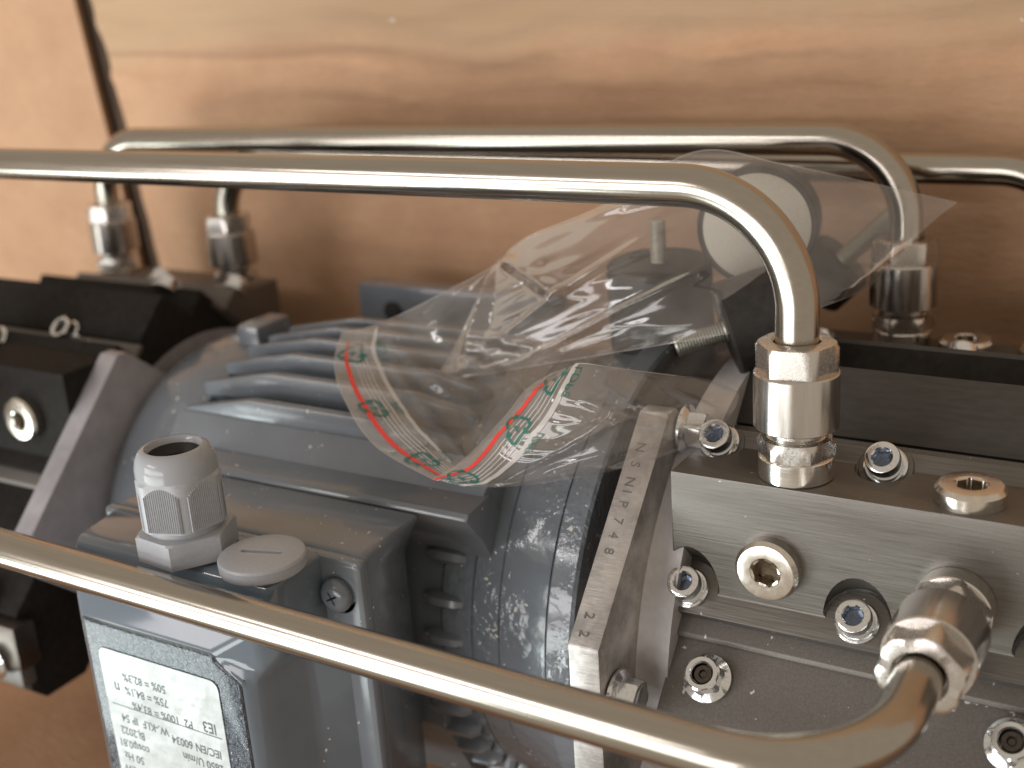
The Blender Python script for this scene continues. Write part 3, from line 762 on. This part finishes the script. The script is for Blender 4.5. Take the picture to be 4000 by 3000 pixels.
buffer_mount('rubber buffer with a greenish stud behind the rear pipe bend', (4, 150, 28), (-.66, -.05, -.66), 13, 16, 34, False)

# ------------------------------------------------------------------ zip bag
bag = thing('zip_bag', (-20, 60, 0), 'crumpled clear zip bag with red closing line lying on the motor', 'plastic bag')
def catmull(pts, t):
    n = len(pts); s = t * (n - 1); k = min(int(s), n - 2); u = s - k
    p0, p1, p2, p3 = pts[max(k-1, 0)], pts[k], pts[k+1], pts[min(k+2, n-1)]
    return .5 * ((2*p1) + (p2 - p0) * u + (2*p0 - 5*p1 + 4*p2 - p3) * u*u + (3*p1 - p0 - 3*p2 + p3) * u**3)
class Patch:
    def __init__(s, rows, wr=1.2, fr=.05, seed=0, fu=3.0, fv=9.0, damp=0.0):
        s.rows = [[Vector(p) for p in r] for r in rows]; s.wr, s.fr, s.seed, s.fu, s.fv, s.damp = wr, fr, seed, fu, fv, damp; s.folds = []
    def amp(s, u): return 1 - s.damp * max(0, u - .3) / .7
    def at(s, u, v):
        col = [catmull(r, v) for r in s.rows]
        p = catmull(col, u)
        q = p * s.fr + Vector((s.seed, s.seed * 2.3, 0))
        g = Vector((u * s.fu + s.seed, v * s.fv, s.seed * .7))
        rid = (1 - abs(noise.noise(g)) * 2.2)                      # long sharp folds running with the film
        rid2 = (1 - abs(noise.noise(g * 2.1 + Vector((4, v * 3, 1)))) * 2.2)
        fade = min(1, u * 5, (1 - u) * 6 + .2) * min(1, v * 6 + .25, (1 - v) * 6 + .25)
        d = (max(rid, -.4) * .9 + max(rid2, -.4) * .4) * s.wr * fade * s.amp(u) + noise.noise(q) * s.wr * .6 * s.amp(u)
        for u0, v0, u1, v1, am, wd in s.folds:
            du, dv = u1 - u0, v1 - v0; L2 = du * du + dv * dv
            k = max(0, min(1, ((u - u0) * du + (v - v0) * dv) / L2))
            ds = math.hypot(u - u0 - k * du, (v - v0 - k * dv) * .7)
            d += am * max(0, 1 - ds / wd) * (1 - abs(2 * k - 1) ** 3)
        n3 = Vector((.25 * noise.noise(q * 1.7 + Vector((9, 0, 0))), -1, .6))
        return p + n3 * d
    def normal(s, u, v):
        e = .004
        a = s.at(min(1, u + e), v) - s.at(max(0, u - e), v); b_ = s.at(u, min(1, v + e)) - s.at(u, max(0, v - e))
        n = a.cross(b_); 
        return n.normalized() if n.length > 1e-9 else Vector((0, -1, 0))
    def mesh(s, nu, nv, u0=0, u1=1, v0=0, v1=1):
        bm = bmesh.new(); g = [[bm.verts.new(s.at(u0 + (u1-u0) * i / nu, v0 + (v1-v0) * j / nv)) for j in range(nv + 1)] for i in range(nu + 1)]
        for i in range(nu):
            for j in range(nv): bm.faces.new((g[i][j], g[i+1][j], g[i+1][j+1], g[i][j+1]))
        return bm
BAG_BACK = [[(-149.5, 38.0, 16.9), (-141.4, 22.0, 10.9), (-125.3, 6.0, 4.7), (-102.8, -9.0, -3.3), (-72.6, -20.0, -6.2)],
    [(-136.6, 44.0, 19.8), (-128.7, 31.0, 11.3), (-106.6, 12.0, 4.1), (-84.5, -3.0, -1.1), (-66.1, -14.0, -5.4)],
    [(-94.9, 58.0, 40.2), (-107.9, 48.0, 18.0), (-92.9, 30.0, 8.1), (-78.4, 14.0, 0.7), (-61.5, -6.0, -3.6)],
    [(-84.1, 66.0, 50.3), (-87.0, 66.0, 24.3), (-75.8, 54.0, 11.7), (-60.3, 34.0, 3.3), (-44.1, 4.0, -1.4)],
    [(-56.4, 72.0, 61.7), (-66.6, 98.0, 27.2), (-55.3, 84.0, 12.5), (-42.3, 56.0, 5.4), (-28.1, 26.0, 3.1)],
    [(-26.4, 82.0, 79.0), (-27.8, 128.0, 32.4), (-18.9, 104.0, 19.7), (-16.9, 74.0, 9.9), (-13.0, 42.0, 4.7)],
    [(8.5, 134.0, 62.2), (20.2, 162.0, 37.3), (15.4, 160.0, 22.6), (4.8, 118.0, 17.9), (-2.5, 60.0, 7.0)]]
BAG_FRONT = [[(-94.9, 58.0, 40.2), (-99.8, 52.0, 27.1), (-107.3, 46.0, 10.9), (-112.0, 40.0, 1.1)],
    [(-80.6, 60.0, 51.6), (-78.0, 52.0, 38.1), (-80.9, 46.0, 21.1), (-84.7, 42.0, 7.9)],
    [(-51.3, 62.0, 63.9), (-48.0, 52.0, 48.9), (-47.6, 46.0, 33.1), (-50.3, 44.0, 16.1)],
    [(-21.4, 70.0, 80.9), (-16.7, 64.0, 60.7), (-14.7, 52.0, 41.0), (-14.3, 46.0, 24.9)],
    [(2.0, 84.0, 75.1), (3.4, 80.0, 58.4), (5.8, 66.0, 42.3), (5.9, 56.0, 28.6)],
    [(21.7, 97.0, 68.4), (28.7, 94.0, 56.6), (27.7, 84.0, 41.9), (22.5, 74.0, 32.7)],
    [(52.0, 112.0, 59.0), (45.0, 108.0, 52.8), (38.2, 100.0, 44.8), (30.4, 90.0, 34.6)]]
BAG_FLAP = [[(-72.6, -20.0, -5.9), (-65.4, -16.0, -1.5), (-61.2, -7.0, 3.7), (-53.5, -5.0, 12.5), (-47.4, -2.0, 20.5), (-41.4, 2.0, 24.8)],
    [(-70.9, -21.0, -5.6), (-59.4, -18.0, -0.6), (-52.4, -12.0, 7.7), (-43.9, -10.0, 17.9), (-39.1, -7.0, 23.9), (-35.0, -3.0, 27.5)],
    [(-61.6, -21.0, -5.7), (-52.3, -21.0, -3.6), (-43.8, -15.0, 3.5), (-34.9, -14.0, 14.9), (-30.2, -11.0, 23.2), (-26.9, -6.0, 32.0)],
    [(-55.0, -20.0, -5.8), (-43.1, -20.0, -3.0), (-32.2, -14.0, 4.1), (-23.5, -12.0, 14.2), (-20.1, -8.0, 22.6), (-20.5, 0.0, 29.8)],
    [(-42.1, -16.0, -4.5), (-27.9, -10.0, -2.6), (-16.6, -10.0, 5.7), (-13.3, -6.0, 13.4), (-12.6, 0.0, 20.9), (-17.1, 10.0, 25.8)],
    [(-30.0, 2.0, -6.9), (-14.9, -2.0, -0.0), (-6.6, 0.0, 6.6), (-4.6, 5.0, 12.2), (-5.1, 12.0, 17.7), (-8.4, 20.0, 21.9)],
    [(-15.5, 8.0, -2.8), (-5.4, 8.0, 1.6), (0.4, 10.0, 6.2), (3.7, 14.0, 10.9), (3.8, 20.0, 15.3), (-0.2, 28.0, 18.6)],
    [(-3.9, 16.0, 0.9), (0.3, 18.0, 3.2), (5.3, 18.0, 7.2), (8.5, 20.0, 11.0), (9.4, 24.0, 13.8), (8.0, 30.0, 15.6)]]
EYE = Vector((136.5, -309.1, 145.1))
PB, PF, PL = Patch(BAG_BACK, 1.5, .03, 3, 2.0, 3.0), Patch(BAG_FRONT, 1.2, .025, 11, 2.4, 2.6, .7), Patch(BAG_FLAP, 1.2, .03, 23, 2.2, 3.0)
# single sharp folds: (u0, v0, u1, v1, height, half width)
PF.folds = [(.02, .05, .10, .95, 3.2, .035), (.06, .0, .30, .62, 2.6, .03), (.10, .75, .42, .30, 2.2, .03), (.18, .95, .55, .55, 1.6, .025), (.30, .05, .62, .35, 1.5, .025), (.05, .55, .26, .9, 2.0, .03)]
PB.folds = [(.17, .0, .34, .7, 3.0, .03), (.20, .2, .25, .95, 2.6, .025), (.28, .1, .48, .8, 2.4, .03), (.18, .45, .40, .55, 2.0, .03), (.33, .3, .36, .95, 2.0, .025)]
PL.folds = [(.33, .2, .62, .9, 2.2, .03), (.36, .8, .80, .55, 2.0, .03), (.50, .1, .92, .6, 1.8, .025), (.60, .95, .95, .65, 1.6, .03)]
part('back_panel', PB.mesh(130, 90), 'film', bag, None, 70)
part('front_panel', PF.mesh(140, 90), 'film_front', bag, None, 70)
part('front_flap', PL.mesh(120, 90), 'film_front', bag, None, 70)
def on_patch(P, u, v, off):
    n = P.normal(u, v); p = P.at(u, v)
    if n.dot(EYE - p) < 0: n = -n
    return p + n * off
def strip(P, name, material, u0, u1, v0, v1, off=.15, n=60, along='v', thick=.0):
    bm = bmesh.new(); L = []
    for k in range(n + 1):
        v = v0 + (v1 - v0) * k / n
        a, b_ = ((u0, v), (u1, v)) if along == 'v' else ((v, u0), (v, u1))
        L.append((bm.verts.new(on_patch(P, *a, off)), bm.verts.new(on_patch(P, *b_, off))))
    for a, b_ in zip(L, L[1:]): bm.faces.new((a[0], a[1], b_[1], b_[0]))
    return part(name, bm, material, bag, None, 70)
# back lip: band, red line and closing ribs
strip(PB, 'zip_band', 'film_band', 0.0, .166, 0, 1, .1, 70)
strip(PB, 'red_line', 'zip_red', 0.060, .076, .10, 1, .3, 70)
for u in (.098, .110, .122, .134): strip(PB, 'closing_rib', 'zip_white', u, u + .0035, .05, .98, .3, 70)
strip(PB, 'closing_rib', 'zip_white', .158, .170, .05, .9, .35, 70)
strip(PB, 'lip_edge', 'zip_white', 0, .004, 0, 1, .2, 70)
# front flap: band, red line and closing ribs
strip(PL, 'zip_band', 'film_band', 0.0, .285, 0, 1, .1, 70)
strip(PL, 'red_line', 'zip_red', .130, .156, .0, .86, .3, 70)
for u in (.185, .205, .225, .245): strip(PL, 'closing_rib', 'zip_white', u, u + .0045, .05, .97, .3, 70)
strip(PL, 'closing_rib', 'zip_white', .268, .292, .04, 1, .4, 70)
strip(PL, 'lip_edge', 'zip_white', 0, .005, 0, 1, .2, 70)
strip(PL, 'lip_edge', 'zip_white', .991, 1, .29, .72, .2, 60, 'u')
strip(PF, 'side_seam', 'film_band', .985, 1, 0, 1, .25, 80, 'u')
strip(PF, 'side_seam', 'film_band', 0, .012, 0, 1, .25, 80, 'u')
# printed recycling marks: three bent arrows, a number and the material letters
def mark_shapes():
    bm = bmesh.new()
    def quad_strip(pts, w):
        for a, b_ in zip(pts, pts[1:]):
            a, b_ = Vector(a), Vector(b_); d = (b_ - a).normalized(); n = Vector((-d.y, d.x)) * w / 2
            vs_ = [bm.verts.new((*q, 0)) for q in (a + n, a - n, b_ - n, b_ + n)]; bm.faces.new(vs_)
    def tri(a, d, s):
        a = Vector(a); d = Vector(d).normalized(); n = Vector((-d.y, d.x))
        bm.faces.new([bm.verts.new((*q, 0)) for q in (a + n * s, a + d * s * 1.5, a - n * s)])
    V3 = [Vector((2.9 * math.cos(PI/2 + 2*PI*k/3), 2.9 * math.sin(PI/2 + 2*PI*k/3))) for k in range(3)]
    for k in range(3):
        a, b_, c = V3[k - 1], V3[k], V3[(k + 1) % 3]
        p0, p1, p2, p3 = a.lerp(b_, .52), a.lerp(b_, .84), b_.lerp(c, .16), b_.lerp(c, .30)
        quad_strip([p0, p1, p2, p3], .46)
        tri(p3, c - b_, .66)
    bs = [bm]
    t = text_bm('4', 1.9, 'CENTER')
    for v in t.verts: v.co = Vector((v.co.x, v.co.y - .9, 0))
    bs.append(t); t = text_bm('LDPE', 1.5, 'CENTER')
    for v in t.verts: v.co = Vector((v.co.x, v.co.y - 4.0, 0))
    bs.append(t)
    return join(bs)
def put_mark(P, u, v, rot, size, flip=1):
    bm = mark_shapes(); e = .01
    su = (P.at(u + e, v) - P.at(u - e, v)).length / (2 * e); sv = (P.at(u, v + e) - P.at(u, v - e)).length / (2 * e)
    c, s_ = math.cos(rot), math.sin(rot)
    bmesh.ops.subdivide_edges(bm, edges=[ed for ed in bm.edges if ed.calc_length() > .9], cuts=1)
    for q in bm.verts:
        x, y = q.co.x * size * flip, q.co.y * size
        x, y = x * c - y * s_, x * s_ + y * c
        q.co = on_patch(P, min(max(u + y / su, 0), 1), min(max(v + x / sv, 0), 1), .45)
    part('recycling_mark', bm, 'print_green', bag, None, 70)
for v in (.20, .54, .86): put_mark(PB, .088, v, PI, 2.5)
for v in (.12, .50, .88): put_mark(PL, .195, v, PI, 2.3)
strip(PB, 'side_seam', 'film_band', 0, .018, .0, .5, .2, 80, 'u')
# added white strips: light caught on the film rims, put into colour
for P_, u0, u1, v0, v1, al in ((PB, 0, .006, 0, .55, 'u'), (PF, 0, .0035, .02, .98, 'v'), (PF, .994, 1, 0, .95, 'u'), (PF, 0, .006, 0, .9, 'u'), (PL, 0, .007, .28, .95, 'u'), (PL, .993, 1, .28, .9, 'u')):
    strip(P_, 'rim_glint', 'glint_white', u0, u1, v0, v1, .3, 80, al)
